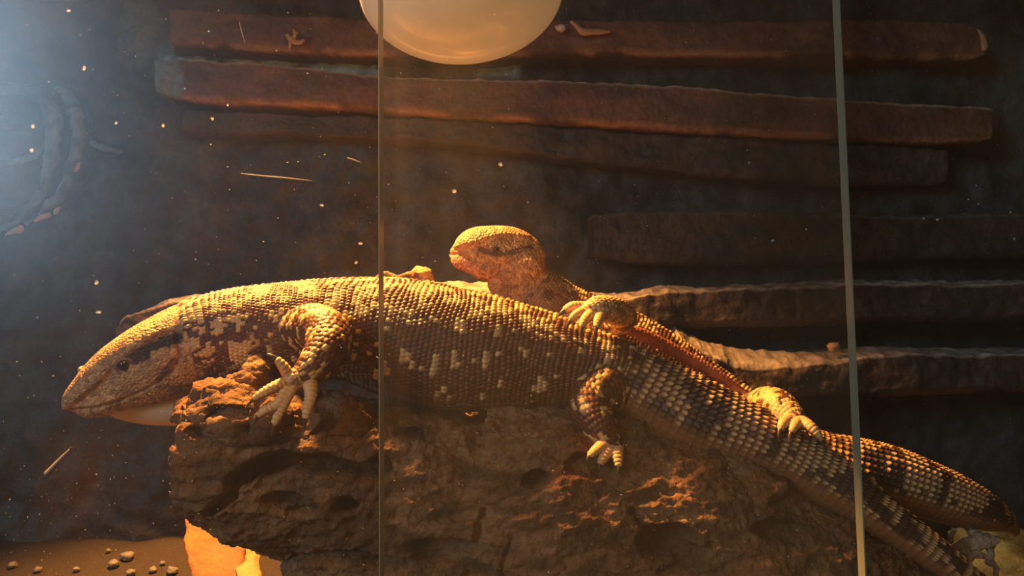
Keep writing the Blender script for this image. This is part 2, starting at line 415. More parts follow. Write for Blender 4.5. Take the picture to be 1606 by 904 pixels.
def spine_chain(rows, n, **kw):
    """rows: (top px, top py, bottom px, bottom py, Y, width factor, roll deg, squareness)"""
    D = []
    for tx, ty, bx, by, Y, wf, roll, p in rows:
        a = at(tx, ty, Y); b = at(bx, by, Y); h = np.linalg.norm(a - b) / 2
        D.append([*((a + b) / 2), *((a - b) / (2 * h)), h, h * wf, math.radians(roll), p])
    R, t = catmull(D, n)
    return Chain(R[:, :3], R[:, 3:6], R[:, 6], R[:, 7], t, 'spine', roll=R[:, 8], p=R[:, 9], **kw)
def limb_chain(rows, kind, n=None, **kw):
    """rows: (px, py, Y, radius px)"""
    D = [[*at(x, y, Y), r * Y / F] for x, y, Y, r in rows]
    R, t = catmull(D, n or len(rows) * 7)
    ref = np.tile(np.array(kw.get('ref', (0.05, -0.55, 0.83))), (len(R), 1))
    return Chain(R[:, :3], ref, R[:, 3], R[:, 3], t, kind, **kw)

def merged_surface(name, chains, extra=(), vox=VOX, smooth=4):
    V = []; Fc = []; off = 0
    for c in chains:
        v, f = c.mesh(28 if c.kind == 'spine' else 16)
        V.append(v); Fc += [tuple(i + off for i in q) for q in f]; off += len(v)
    for (v, f) in extra:
        V.append(v); Fc += [tuple(i + off for i in q) for q in f]; off += len(v)
    tmp = mesh_obj('tmp', np.concatenate(V), Fc, MAT['skin'])
    m = tmp.modifiers.new('r', 'REMESH'); m.mode = 'VOXEL'; m.voxel_size = vox; m.adaptivity = 0
    s = tmp.modifiers.new('s', 'SMOOTH'); s.factor = 0.5; s.iterations = smooth
    dg = bpy.context.evaluated_depsgraph_get()
    me = bpy.data.meshes.new_from_object(tmp.evaluated_get(dg))
    me.name = name
    tm = tmp.data; bpy.data.objects.remove(tmp); bpy.data.meshes.remove(tm)
    co = np.empty(len(me.vertices) * 3, np.float32); me.vertices.foreach_get('co', co)
    no = np.empty(len(me.vertices) * 3, np.float32); me.vertex_normals.foreach_get('vector', no)
    return me, co.reshape(-1, 3).astype(float), no.reshape(-1, 3).astype(float)

def assign(co, chains):
    """chain, arc length, angle and row parameter of every vertex"""
    n = len(co); best = np.full(n, 1e9, np.float32); ci = np.zeros(n, np.int32); si = np.zeros(n, np.int32)
    mu = co.mean(0); X = (co - mu).astype(np.float32)
    x2 = np.sum(X * X, 1)
    for k, c in enumerate(chains):
        K = (c.C - mu).astype(np.float32); r = np.sqrt(c.h * c.w).astype(np.float32); k2 = np.sum(K * K, 1)
        for a in range(0, n, 60000):
            sl = slice(a, a + 60000)
            d = (x2[sl, None] + k2[None] - 2 * X[sl] @ K.T) / (r * r)[None]
            j = np.argmin(d, 1); v = d[np.arange(len(j)), j]
            if c.kind == 'spine': v = v * 1.0
            m = v < best[sl]
            best[sl][m] = v[m]; ci[sl][m] = k; si[sl][m] = j[m]
    s = np.zeros(n); th = np.zeros(n); t = np.zeros(n)
    for k, c in enumerate(chains):
        m = ci == k
        if not m.any(): continue
        j = si[m]; d = co[m] - c.C[j]
        # refine along the axis
        along = np.sum(d * c.T[j], 1)
        s[m] = c.s[j] + along
        t[m] = np.interp(s[m], c.s, c.t)
        q = lambda A: np.stack([np.interp(s[m], c.s, A[:, i]) for i in range(3)], 1)
        d2 = co[m] - q(c.C)
        th[m] = np.arctan2(np.sum(d2 * q(c.N), 1) / np.interp(s[m], c.s, c.w), np.sum(d2 * q(c.B), 1) / np.interp(s[m], c.s, c.h))
    return ci, s, th, t

def cells(s, th, ds, n, stagger=True):
    row = s / ds; j = np.floor(row)
    col = th / (2 * math.pi) * n + (0.5 * (j % 2) if stagger else 0); i = np.floor(col)
    return j, i, row - j - 0.5, col - i - 0.5
def dome(u, v, p=3.0):
    return np.clip(1 - np.abs(2 * u) ** p - np.abs(2 * v) ** p, 0, 1) ** 0.6

YEL = np.array((0.70, 0.48, 0.19))
BRN = np.array((0.140, 0.052, 0.020))
BEL = np.array((0.26, 0.155, 0.085))

def groove(hx, hy, pts, wd):
    """closeness 0..1 of side-view points to a polyline"""
    best = np.full(len(hx), 1e9)
    for (x0, y0), (x1, y1) in zip(pts[:-1], pts[1:]):
        L = (x1 - x0) ** 2 + (y1 - y0) ** 2
        f = np.clip(((hx - x0) * (x1 - x0) + (hy - y0) * (y1 - y0)) / L, 0, 1)
        best = np.minimum(best, np.hypot(hx - x0 - f * (x1 - x0), hy - y0 - f * (y1 - y0)))
    return np.exp(-(best / wd) ** 2)
def side_view(co, sp, mask_t):
    """photo-frame side-view position of head vertices, far side mirrored onto the near side"""
    k = np.argmin(np.abs(sp.t - mask_t)); N = sp.N[k]; C = sp.C[k]
    d = (co - C) @ N
    cc = co - np.outer(np.minimum(d, 0) * 2, N)
    return proj(cc) + (d,)

def paint_limb(kind, s, th, co, c, big):
    n = len(s)
    if kind == 'finger':
        j, i, u, v = cells(s, th, 0.00135 * (1 if big else 0.9), 5, False)
        top = sstep(-0.2, 0.5, np.cos(th))
        hgt = (0.00048 if big else 0.00030) * (1 - np.abs(2 * u) ** 3) * top
        col = mixc((0.42, 0.17, 0.07), (0.76, 0.48, 0.20), top)
        return hgt, col
    r = np.mean(c.h); ds = 0.0019 if big else 0.0016
    if kind == 'hand': ds *= 0.8
    nn = max(6, round(2 * math.pi * r / ds))
    j, i, u, v = cells(s, th, ds, nn)
    dm = dome(u, v); hgt = 0.00042 * dm
    cn = perlin(np.stack([j * 0.45, i * 0.45, np.full(n, 3.7 + (5 if big else 9))], 1)); hs = hash01(j, i, 2)
    if kind == 'hand':
        col = mixc((0.40, 0.20, 0.08), (0.78, 0.54, 0.25), (hs > 0.35) * 0.9)
    elif kind == 'fold':
        col = mixc((0.46, 0.16, 0.07), (0.30, 0.09, 0.04), sstep(-0.3, 0.4, cn)); hgt *= 0.5
    else:
        y = ((cn + 0.5 * (hs - 0.5)) > c.kw.get('thr', 0.12))
        col = np.where(y[:, None], YEL * (0.75 + 0.3 * hs[:, None]), BRN * (0.55 + 0.8 * hs[:, None]))
    return hgt, col

def build_lizard(name, label, chains, head_paint, tail_t, head_t, neck_t, big, base_pt, extra=()):
    sp = chains[0]
    me, co, no = merged_surface('body', chains, extra)
    ci, s, th, t = assign(co, chains)
    n = len(co); hgt = np.zeros(n); col = np.tile(BEL, (n, 1)); shift = np.zeros((n, 3))
    for k, c in enumerate(chains):
        if k == 0: continue
        m = ci == k
        if m.any(): hgt[m], col[m] = paint_limb(c.kind, s[m], th[m], co[m], c, big)
    # trunk -------------------------------------------------------
    k1 = 1.0 if big else 0.85
    m = (ci == 0) & (t >= head_t) & (t < tail_t)
    j, i, u, v = cells(s[m] + 0.0011 * perlin(co[m] * 110 + 3), th[m] + 0.045 * perlin(co[m] * 100 + 7), 0.0020 * k1, 88 if big else 72)
    dm = dome(u, v, 2.0); el = np.cos(th[m]); hs = hash01(j, i, 1)
    ang = th[m] + perlin(co[m] * 60) * 0.18
    el = np.cos(ang)
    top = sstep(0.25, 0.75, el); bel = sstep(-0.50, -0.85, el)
    cn = perlin(np.stack([j * 0.30, i * 0.36, np.full(m.sum(), 8.3)], 1)) + 0.35 * perlin(np.stack([j * 0.7, i * 0.7, np.full(m.sum(), 2.1)], 1))
    cf = perlin(np.stack([j * 0.62, i * 0.20, np.full(m.sum(), 4.6)], 1)) + 0.3 * (hs - 0.5)
    ytop = (cn + 0.22 * (hs - 0.5)) > 0.05
    yfl = cf > 0.38
    ct = np.where(ytop[:, None], YEL * (0.80 + 0.3 * hs[:, None]), BRN * (0.55 + 0.8 * hs[:, None]))
    cfl = np.where(yfl[:, None], YEL * (0.80 + 0.3 * hs[:, None]), BRN * (0.55 + 0.8 * hs[:, None]))
    c = mixc(cfl, ct, (top + 0.5 * (hs - 0.5) > 0.5) * 1.0)
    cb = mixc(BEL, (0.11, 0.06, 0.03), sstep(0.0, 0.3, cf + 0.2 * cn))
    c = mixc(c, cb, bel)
    neckw = sstep(neck_t + 2.2, neck_t + 0.6, t[m]) if big else sstep(neck_t + 0.6, neck_t - 0.6, t[m])
    cneck = np.where(((cn + 0.5 * (hs - 0.5)) > 0.0 + 0.14 * sstep(0.6, -0.3, el))[:, None], YEL * (0.75 + 0.35 * hs[:, None]), BRN * (0.55 + 0.8 * hs[:, None]))
    cneck = mixc(cneck, mixc((0.10, 0.055, 0.03), (0.50, 0.30, 0.13), sstep(-0.15, 0.2, cf)), sstep(-0.05, -0.35, el))
    c = mixc(c, cneck if big else mixc((0.28, 0.16, 0.075), (0.07, 0.038, 0.02), sstep(-0.1, 0.25, cn)), neckw * (1.0 if big else 0.9))
    A = (0.00068 if big else 0.00055) * (1 - 0.6 * bel) 
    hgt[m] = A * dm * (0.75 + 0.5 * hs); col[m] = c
    # tail: whorls of pointed keeled scales ------------------------
    m = (ci == 0) & (t >= tail_t)
    ds = 0.0031 * k1; nn = 38 if big else 32
    fade = sstep(tail_t, tail_t + 2.0, t[m])
    el = np.cos(th[m]); sd = sstep(-0.55, 0.05, el)
    nw = perlin(co[m] * 150) * 0.05
    j, i, u, v = cells(s[m] + nw * ds, th[m], ds, nn, False)
    hs = hash01(j, i, 3); hr = hash01(j, j * 0, 5)
    uu = u + 0.5; prof = np.where(uu < 0.86, (uu / 0.86) ** 1.3, (1 - uu) / 0.14)
    keel = np.clip(1 - np.abs(2 * v) ** 1.2, 0, 1)
    taper = np.clip(sp.h[np.clip(np.searchsorted(sp.s, s[m]), 0, len(sp.s) - 1)] / 0.013, 0.35, 1.1)
    hgt[m] = (0.00150 * (0.35 + 0.65 * fade) * sd + 0.0002) * prof * (0.18 + 0.82 * keel) * taper * k1
    tip = prof * keel
    cn = perlin(np.stack([j * 0.55, i * 0.28, np.full(m.sum(), 1.3)], 1)) + 0.25 * (hs - 0.5)
    pale = sstep(-0.08, 0.10, cn + 0.12)
    dkc = mixc((0.040, 0.022, 0.012), (0.11, 0.055, 0.025), tip)
    plc = mixc((0.20, 0.10, 0.045), (0.78, 0.48, 0.19), sstep(0.12, 0.5, tip))
    c = dkc * (1 - pale[:, None]) + plc * pale[:, None]
    c = mixc(c, mixc((0.27, 0.115, 0.045), (0.36, 0.16, 0.06), prof), sstep(-0.15, -0.55, el))
    sh = (0.0012 * sd * prof * keel * fade)[:, None] * np.stack([np.interp(s[m], sp.s, sp.T[:, q]) for q in range(3)], 1)
    shift[m] = sh; col[m] = c
    # head --------------------------------------------------------
    m = (ci == 0) & (t < head_t + 0.5)
    hh, hc, keep = head_paint(co[m], no[m], s[m], th[m], t[m], sp)
    b = sstep(head_t + 0.5, head_t - 0.5, t[m] + 0.5 * perlin(co[m] * 130) + 0.25 * perlin(co[m] * 400)) * keep
    hgt[m] = hgt[m] * (1 - b) + hh * b; col[m] = mixc(col[m], hc, (b > 0.5) * 1.0)
    hm = np.zeros(n); hm[m] = b
    co2 = co + no * hgt[:, None] + shift
    me.vertices.foreach_set('co', co2.astype(np.float32).ravel())
    set_col(me, col, hm)
    me.polygons.foreach_set('use_smooth', np.ones(len(me.polygons), bool))
    me.materials.clear(); me.materials.append(MAT['skin']); me.update()
    root = empty(name, base_pt); tag(root, label, 'lizard')
    body = bpy.data.objects.new('body', me); COL.objects.link(body); adopt(body, root)
    # claws
    for c in chains:
        if c.kind == 'finger' and c.kw.get('claw', True):
            e = c.C[-1]; dv = c.T[-1]; r = c.h[-1] * 1.0; Lc = c.kw.get('cl', 0.0030)
            dn = np.array(c.kw.get('down', (0, -0.1, -1.0)))
            pts = [(*(e - dv * Lc * 0.3), r * 0.95), (*(e + dv * Lc * 0.3 ), r * 0.75), (*(e + dv * Lc * 0.65 + dn * Lc * 0.3), r * 0.45), (*(e + dv * Lc * 0.75 + dn * Lc * 0.75), r * 0.06)]
            V, Fc = tube(pts, 8, 10)
            adopt(mesh_obj('claw', V, Fc, MAT['claw']), root)
    bv = BVHTree.FromPolygons([Vector(x) for x in co2[::1].tolist()], [tuple(p.vertices) for p in me.polygons if True], all_triangles=False) if False else None
    return root, body, sp, co2, no

def surface_at(co, no, x, y, sp, t0):
    """front-most surface vertex seen at photo position (x, y)"""
    px, py = proj(co); m = np.where(np.hypot(px - x, py - y) < 3)[0]
    k = m[np.argmin(co[m][:, 1])]
    return co[k], no[k]
def add_eye(root, co, no, sp, t0, x, y, r, sink, lid_open=1.0, lid='lid'):
    p, nn = surface_at(co, no, x, y, sp, t0)
    k = np.argmin(np.abs(sp.t - t0)); N = sp.N[k]; C = sp.C[k]; T = sp.T[k]; B = sp.B[k]
    for side in (1, -1):
        q = p.copy(); m = N * 0.85 + 0.35 * nn; m /= np.linalg.norm(m)
        if side < 0:
            q = q - 2 * ((q - C) @ N) * N; m = m - 2 * (m @ N) * N
        c = q - m * r * sink
        a1 = T - m * (T @ m); a1 /= np.linalg.norm(a1); a2 = np.cross(m, a1)
        if a2 @ B < 0: a2 = -a2
        def cap(rad, amax, nr=8, ns=20):
            V = [c + m * rad]; Fc = []
            for i in range(1, nr + 1):
                a = amax * i / nr
                for j in range(ns):
                    b = 2 * math.pi * j / ns
                    V.append(c + rad * (m * math.cos(a) + math.sin(a) * (a1 * math.cos(b) + a2 * math.sin(b))))
            for j in range(ns): Fc.append((0, 1 + j, 1 + (j + 1) % ns))
            for i in range(nr - 1):
                for j in range(ns):
                    A = 1 + i * ns
                    Fc.append((A + j, A + ns + j, A + ns + (j + 1) % ns, A + (j + 1) % ns))
            return V, Fc
        V, Fc = cap(r, 1.7); e = adopt(mesh_obj('eye', V, Fc, MAT['iris']), root)
        V, Fc = cap(r * 1.03, 0.75); pu = mesh_obj('pupil', V, Fc, MAT['eye']); pu.parent = e; pu.matrix_parent_inverse = Matrix.Translation(root.location).inverted() @ Matrix.Identity(4)
        pu.matrix_parent_inverse = Matrix.Identity(4)
        pts = []
        for b in np.linspace(0, 2 * math.pi, 25):
            f = 1.22
            d = a1 * math.cos(b) * f + a2 * math.sin(b) * 0.95 * (lid_open)
            pts.append((*(c + r * (m * 0.45 + d)), r * 0.22))
        V, Fc = tube(pts, 8, 60)
        adopt(mesh_obj('eyelid', V, Fc, MAT[lid]), root)

# ------------------------------------------------------------------ the large monitor lizard
BIG = [  # top, bottom, Y, width factor, roll, squareness
    (103, 634, 107, 653, .302, 1.2, 12, 2.3), (112, 610, 128, 657, .302, 1.15, 16, 2.4), (132, 583, 162, 654, .302, 0.98, 20, 2.5),
    (168, 545, 208, 642, .302, 0.80, 22, 2.6), (205, 518, 252, 632, .303, 0.80, 24, 2.5), (243, 497, 288, 621, .304, 0.82, 26, 2.4),
    (275, 480, 318, 610, .306, 0.82, 28, 2.2), (310, 466, 350, 604, .308, 0.84, 28, 2.1), (350, 457, 385, 602, .310, 0.88, 26, 2.1),
    (400, 450, 425, 600, .311, 0.94, 22, 2.1), (450, 445, 465, 598, .311, 1.0, 18, 2.1), (500, 440, 508, 594, .311, 1.06, 15, 2.1),
    (550, 437, 550, 597, .311, 1.08, 13, 2.1), (600, 436, 600, 614, .311, 1.06, 12, 2.1), (650, 440, 648, 632, .311, 1.04, 11, 2.1),
    (700, 450, 695, 642, .311, 1.03, 10, 2.1), (760, 462, 752, 646, .311, 1.02, 8, 2.1), (820, 478, 808, 646, .311, 1.0, 5, 2.1),
    (875, 494, 852, 643, .310, 0.98, 4, 2.1), (930, 515, 897, 640, .309, 0.96, 3, 2.1), (975, 532, 938, 645, .308, 0.95, 2, 2.1),
    (1006, 547, 968, 656, .307, 0.94, 0, 2.1), (1036, 563, 998, 672, .306, 0.92, 0, 2.1), (1070, 580, 1030, 692, .305, 0.9, 0, 2.1),
    (1108, 598, 1066, 712, .304, 0.9, 0, 2.1), (1152, 620, 1108, 727, .303, 0.9, 0, 2.1), (1200, 644, 1155, 738, .302, 0.9, 0, 2.1),
    (1252, 676, 1210, 757, .301, 0.9, 0, 2.1), (1302, 706, 1262, 783, .300, 0.9, 0, 2.1), (1348, 740, 1312, 807, .299, 0.9, 0, 2.1),
    (1390, 776, 1354, 831, .298, 0.9, 0, 2.1), (1436, 814, 1402, 860, .297, 0.9, 0, 2.1), (1484, 852, 1450, 892, .296, 0.9, 0, 2.1),
    (1530, 892, 1500, 924, .296, 0.9, 0, 2.1), (1580, 935, 1556, 958, .297, 0.9, 0, 2.1), (1640, 980, 1622, 994, .300, 0.9, 0, 2.1), (1700, 1016, 1690, 1024, .305, 0.9, 0, 2)]
big = [spine_chain(BIG, 330)]
big += [limb_chain(r, k, **kw) for r, k, kw in [
    ([(462, 520, .302, 34), (492, 513, .287, 36), (514, 524, .276, 35), (512, 549, .268, 33), (494, 573, .263, 27), (474, 591, .260, 19), (463, 597, .259, 15)], 'limb', dict(thr=0.16)),
    ([(474, 588, .260, 16), (460, 598, .258, 15), (450, 604, .257, 10)], 'hand', {}),
    ([(454, 594, .258, 8.5), (444, 577, .256, 8), (434, 565, .255, 5.5)], 'finger', dict(down=(-0.9, 0, 0.1))),
    ([(452, 599, .257, 8.5), (428, 610, .254, 8.5), (408, 621, .253, 6.5), (400, 626, .253, 4)], 'finger', dict(down=(-0.5, 0, -0.8))),
    ([(453, 604, .257, 8.5), (443, 624, .254, 8), (433, 638, .253, 8), (417, 645, .252, 7.5), (408, 652, .252, 5)], 'finger', dict(down=(-0.2, 0, -1))),
    ([(460, 606, .257, 8.5), (448, 630, .254, 8), (436, 655, .253, 7), (431, 666, .253, 4.5)], 'finger', dict(down=(-0.1, 0, -1))),
    ([(484, 596, .260, 12), (488, 620, .257, 9), (483, 642, .256, 7.5), (480, 656, .256, 4.5)], 'finger', dict(down=(0, 0, -1))),
    ([(980, 606, .306, 38), (950, 608, .300, 40), (926, 628, .294, 34), (932, 656, .290, 30), (950, 682, .287, 24), (962, 696, .285, 15)], 'limb', dict(thr=0.30)),
    ([(958, 692, .286, 12), (938, 706, .281, 9), (925, 716, .278, 5)], 'finger', dict(cl=.002)),
    ([(962, 696, .286, 12), (950, 714, .281, 9), (942, 728, .278, 5)], 'finger', dict(cl=.002)),
    ([(966, 698, .286, 12), (968, 716, .281, 9), (970, 732, .278, 5)], 'finger', dict(cl=.002)),
    # far-side limbs
    ([(455, 530, .330, 26), (490, 560, .352, 22), (470, 590, .358, 18), (450, 612, .356, 13)], 'limb', dict(thr=0.1)),
    ([(452, 610, .356, 10), (425, 622, .356, 8), (408, 630, .356, 4)], 'finger', dict(claw=False)),
    ([(960, 600, .325, 38), (930, 625, .345, 30), (950, 655, .352, 22), (930, 680, .350, 12)], 'limb', dict(thr=0.2))]]

def head_big(co, no, s, th, t, sp):
    hx, hy, d = side_view(co, sp, 4)
    el = np.cos(th); n = len(s)
    g = perlin(co * 900); g2 = perlin(co * 420 + 4); g3 = perlin(co * 160 + 9)
    j, i, u, v = cells(s, th, 0.00145, 56); dm = dome(u, v, 2.5)
    # side of the head lies below the line nostril - brow - temple
    ridge = np.interp(hx, [100, 116, 150, 170, 190, 215, 240, 262, 285, 330], [648, 632, 604, 582, 562, 547, 529, 519, 516, 520])
    side = sstep(-5, 5, hy - ridge)
    hgt = 0.00012 * dm * (1 - 0.35 * side)
    hs = hash01(j, i, 6); g = g * 0.5 + (hs - 0.5) * 1.6
    c = mixc((0.36, 0.19, 0.075), (0.66, 0.40, 0.165), sstep(-0.45, 0.5, 0.7 * g2 + 0.5 * g3 + 0.5 * g))
    hgt -= 0.0016 * side * sstep(52, 12, hy - ridge)              # the side is set in under the brow edge
    # dark temporal stripe
    q = groove(hx, hy, [(208, 562), (232, 548), (255, 538), (272, 530)], 13); c = mixc(c, (0.035, 0.020, 0.012), sstep(0.3, 0.55, q + 0.25 * g2 + 0.2 * g) * side)
    q = groove(hx, hy, [(210, 588), (225, 577), (243, 566), (262, 556)], 4.5); c = mixc(c, (0.36, 0.23, 0.10), 0.8 * sstep(0.3, 0.6, q + 0.4 * g2))
    q = groove(hx, hy, [(240, 556), (258, 549)], 6); c = mixc(c, (0.60, 0.38, 0.14), 0.8 * sstep(0.35, 0.6, q + 0.4 * g))
    # pale line from the eye to the jaw corner, jaw and throat speckled
    q = groove(hx, hy, [(175, 605), (205, 600), (235, 590), (262, 578)], 3.5); c = mixc(c, (0.42, 0.25, 0.12), 0.8 * sstep(0.3, 0.6, q + 0.2 * g2))
    q = groove(hx, hy, [(248, 596), (262, 580), (270, 566)], 5); c = mixc(c, (0.05, 0.028, 0.016), 0.85 * sstep(0.3, 0.6, q + 0.3 * g2))
    mouth = [(100, 646), (118, 647), (140, 644), (165, 637), (195, 626), (225, 613), (252, 598)]
    my = np.interp(hx, [p[0] for p in mouth], [p[1] for p in mouth])
    low = sstep(0, 6, hy - my)
    jc = mixc((0.24, 0.12, 0.06), (0.58, 0.31, 0.14), sstep(-0.35, 0.35, g2 + 0.4 * g + 0.5 * perlin(np.stack([hx * 0.10, hy * 0.22, np.zeros(n)], 1))))
    c = mixc(c, jc, low * 0.9)
    tipw = sstep(150, 108, hx) * sstep(-22, 8, hy - my); c = mixc(c, (0.62, 0.26, 0.13), 0.75 * tipw)
    q = groove(hx, hy, mouth, 2.2); hgt -= 0.0014 * q
    q = groove(hx, hy, [(110, 641), (140, 637), (180, 624)], 4); hgt += 0.0005 * q                # upper lip
    # folds behind the jaw
    for pts, dep in (([(274, 530), (281, 550), (277, 572), (264, 590)], 0.0012), ([(300, 545), (310, 562), (308, 580)], 0.0007)):
        q = groove(hx, hy, pts, 3.2); hgt -= dep * q
    # eye socket
    e = np.hypot((hx - 193) / 1.25, hy - 577); hgt += 0.0010 * np.exp(-(e / 17) ** 2) * side
    # throat and jaw towards the neck: pale orange blotches
    tw = sstep(255, 290, hx) * sstep(555, 580, hy)
    c = mixc(c, mixc((0.22, 0.11, 0.05), (0.62, 0.36, 0.15), sstep(-0.25, 0.3, g3 + 0.3 * g2 + 0.3 * g)), tw)
    return hgt, c, np.ones(n)

nost = at(128, 577, .302)
ex = []
V, Fc = tube([(*at(138, 590, .300), .0022), (*at(130, 582, .299), .0019), (*at(126, 577, .299), .0012)], 10, 10); ex.append((V, Fc))
bigL = build_lizard('monitor_lizard', 'large yellow-spotted monitor lizard stretched along the driftwood, head hanging over its end',
                    big, head_big, 20.6, 6.2, 8.0, True, at(560, 640, .31), ex)
root, body, sp, co2, no2 = bigL
add_eye(root, co2, no2, sp, 3.6, 193, 577, 0.0026, 0.62)

# ------------------------------------------------------------------ the smaller monitor lizard
SM = [
    (702, 391, 706, 408, .352, 1.2, 8, 2.3), (713, 379, 720, 422, .352, 1.1, 10, 2.6), (736, 359, 747, 434, .352, 0.9, 12, 2.8), (764, 355, 773, 441, .352, 0.84, 12, 2.7),
    (798, 356, 792, 446, .352, 0.80, 12, 2.3), (832, 370, 790, 452, .353, 0.80, 12, 2.2), (850, 393, 775, 454, .353, 0.80, 12, 2.1), (860, 420, 772, 468, .354, 0.78, 10, 2.1),
    (880, 438, 795, 502, .356, 0.85, 5, 2.1), (915, 458, 850, 538, .358, 0.92, 0, 2.1), (960, 476, 905, 562, .358, 0.96, 0, 2.1), (1005, 494, 955, 585, .357, 1.0, 0, 2.1),
    (1052, 521, 1005, 610, .355, 1.0, 0, 2.1), (1100, 556, 1058, 635, .352, 1.0, 0, 2.1), (1148, 590, 1108, 664, .347, 0.98, 0, 2.1), (1194, 622, 1155, 694, .342, 0.95, 0, 2.1),
    (1242, 652, 1210, 728, .338, 0.92, 0, 2.1), (1292, 677, 1265, 757, .336, 0.9, 0, 2.1), (1346, 689, 1322, 782, .335, 0.9, 0, 2.1), (1400, 702, 1381, 798, .335, 0.9, 0, 2.1),
    (1450, 722, 1433, 810, .336, 0.9, 0, 2.1), (1500, 745, 1486, 824, .339, 0.9, 0, 2.1), (1542, 770, 1532, 832, .345, 0.9, 0, 2.1), (1570, 792, 1562, 834, .356, 0.9, 0, 2.1),
    (1582, 806, 1576, 836, .370, 0.9, 0, 2.1), (1588, 816, 1584, 838, .386, 0.9, 0, 2.1), (1592, 828, 1590, 842, .402, 0.9, 0, 2.1)]
small = [spine_chain(SM, 260)]
small += [limb_chain(r, k, **kw) for r, k, kw in [
    ([(905, 505, .350, 22), (952, 508, .336, 21), (977, 500, .318, 20), (970, 490, .308, 20)], 'limb', dict(thr=0.2)),
    ([(976, 494, .310, 19), (960, 487, .303, 21), (938, 484, .298, 19), (920, 488, .296, 12)], 'hand', {}),
    ([(918, 482, .298, 8.5), (899, 482, .297, 8.5), (886, 488, .296, 6)], 'finger', dict(down=(-0.6, 0, -0.8), cl=.0025)),
    ([(920, 488, .296, 8.5), (904, 494, .293, 7), (895, 503, .292, 4.5)], 'finger', dict(down=(-0.2, 0, -1), cl=.0028)),
    ([(928, 492, .295, 9), (917, 503, .291, 7.5), (913, 513, .289, 5)], 'finger', dict(cl=.0028)),
    ([(942, 494, .295, 9), (937, 506, .291, 7.5), (935, 515, .289, 5)], 'finger', dict(cl=.0028)),
    ([(952, 516, .333, 2), (972, 516, .333, 6), (1000, 522, .334, 9), (1040, 541, .336, 10), (1085, 566, .337, 10), (1130, 592, .337, 8), (1170, 618, .337, 4)], 'fold', {}),
    ([(1165, 655, .338, 26), (1195, 634, .322, 24), (1218, 638, .306, 27), (1240, 654, .297, 21), (1254, 666, .293, 13)], 'limb', dict(thr=-0.12)),
    ([(1238, 658, .293, 9), (1229, 664, .289, 8), (1224, 674, .287, 5)], 'finger', dict(cl=.0028)),
    ([(1252, 662, .292, 9), (1246, 669, .288, 8), (1241, 679, .286, 5)], 'finger', dict(cl=.0028)),
    ([(1256, 662, .292, 10), (1270, 670, .288, 9), (1282, 682, .286, 6.5), (1287, 690, .286, 4)], 'finger', dict(cl=.0028)),
    ([(1150, 660, .360, 24), (1190, 655, .378, 22), (1225, 672, .385, 18), (1250, 692, .38, 10)], 'limb', dict(thr=0.1)),
    ([(860, 480, .372, 22), (900, 510, .385, 20), (880, 545, .39, 16), (860, 560, .39, 10)], 'limb', dict(thr=0.1))]]

def head_small(co, no, s, th, t, sp):
    hx, hy, d = side_view(co, sp, 3)
    n = len(s); g = perlin(co * 900); g2 = perlin(co * 420 + 4); g3 = perlin(co * 170 + 9)
    j, i, u, v = cells(s, th, 0.00130, 52); dm = dome(u, v, 2.5)
    ridge = np.interp(hx, [700, 712, 735, 755, 775, 795, 815, 835, 850, 870], [393, 389, 384, 379, 371, 369, 371, 374, 390, 420])
    side = sstep(-4, 4, hy - ridge)
    hgt = 0.00010 * dm
    hs = hash01(j, i, 6); g = g * 0.5 + (hs - 0.5) * 1.4
    c = mixc((0.36, 0.19, 0.075), (0.66, 0.40, 0.165), sstep(-0.45, 0.5, 0.7 * g2 + 0.5 * g3 + 0.5 * g))
    hgt -= 0.0014 * side * sstep(38, 10, hy - ridge)
    for pts, w_, cc, a in (([(752, 392), (775, 399), (800, 397), (835, 386)], 5, (0.04, 0.022, 0.014), 0.8),
                           ([(765, 402), (780, 408)], 2.5, (0.40, 0.24, 0.12), 0.8), ([(790, 395), (793, 389)], 2.5, (0.42, 0.27, 0.14), 0.8),
                           ([(805, 394), (820, 392), (832, 389)], 2, (0.34, 0.2, 0.1), 0.7),
                           ([(770, 424), (785, 418), (800, 422), (810, 415)], 2.5, (0.42, 0.25, 0.12), 0.8),
                           ([(770, 428), (790, 424), (800, 428)], 2, (0.05, 0.03, 0.016), 0.8)):
        q = groove(hx, hy, pts, w_); c = mixc(c, cc, a * sstep(0.3, 0.6, q + 0.25 * g2))
    mouth = [(700, 398), (712, 398), (725, 402), (742, 409), (760, 414), (785, 416)]
    my = np.interp(hx, [p[0] for p in mouth], [p[1] for p in mouth])
    low = sstep(0, 5, hy - my) * sstep(820, 770, hx)
    c = mixc(c, mixc((0.30, 0.15, 0.075), (0.60, 0.32, 0.15), sstep(-0.3, 0.25, g2 + 0.4 * g3)), low)
    tipw = sstep(760, 712, hx) * sstep(-10, 4, hy - my); c = mixc(c, (0.66, 0.28, 0.14), 0.75 * tipw)
    q = groove(hx, hy, mouth, 1.8); hgt -= 0.0012 * q
    # throat: fine upright folds
    tw = sstep(440, 450, hy)
    st = np.sin(hx * 1.15 + 2 * g3)
    c = mixc(c, mixc((0.22, 0.12, 0.055), (0.44, 0.26, 0.12), sstep(-0.3, 0.5, g2 + g3)), tw * 0.8); hgt += 0.0003 * st * tw
    e = np.hypot((hx - 779) / 1.25, hy - 390); hgt += 0.0006 * np.exp(-(e / 12) ** 2)
    return hgt, c, np.ones(n)
smL = build_lizard('monitor_lizard', 'smaller monitor lizard with raised head resting a clawed hand on the larger one\'s hip',
                   small, head_small, 16.3, 7.5, 8.5, False, at(1000, 590, .357))
root, body, sp, co2, no2 = smL
add_eye(root, co2, no2, sp, 3.4, 779, 390, 0.0019, 0.72, 0.7)

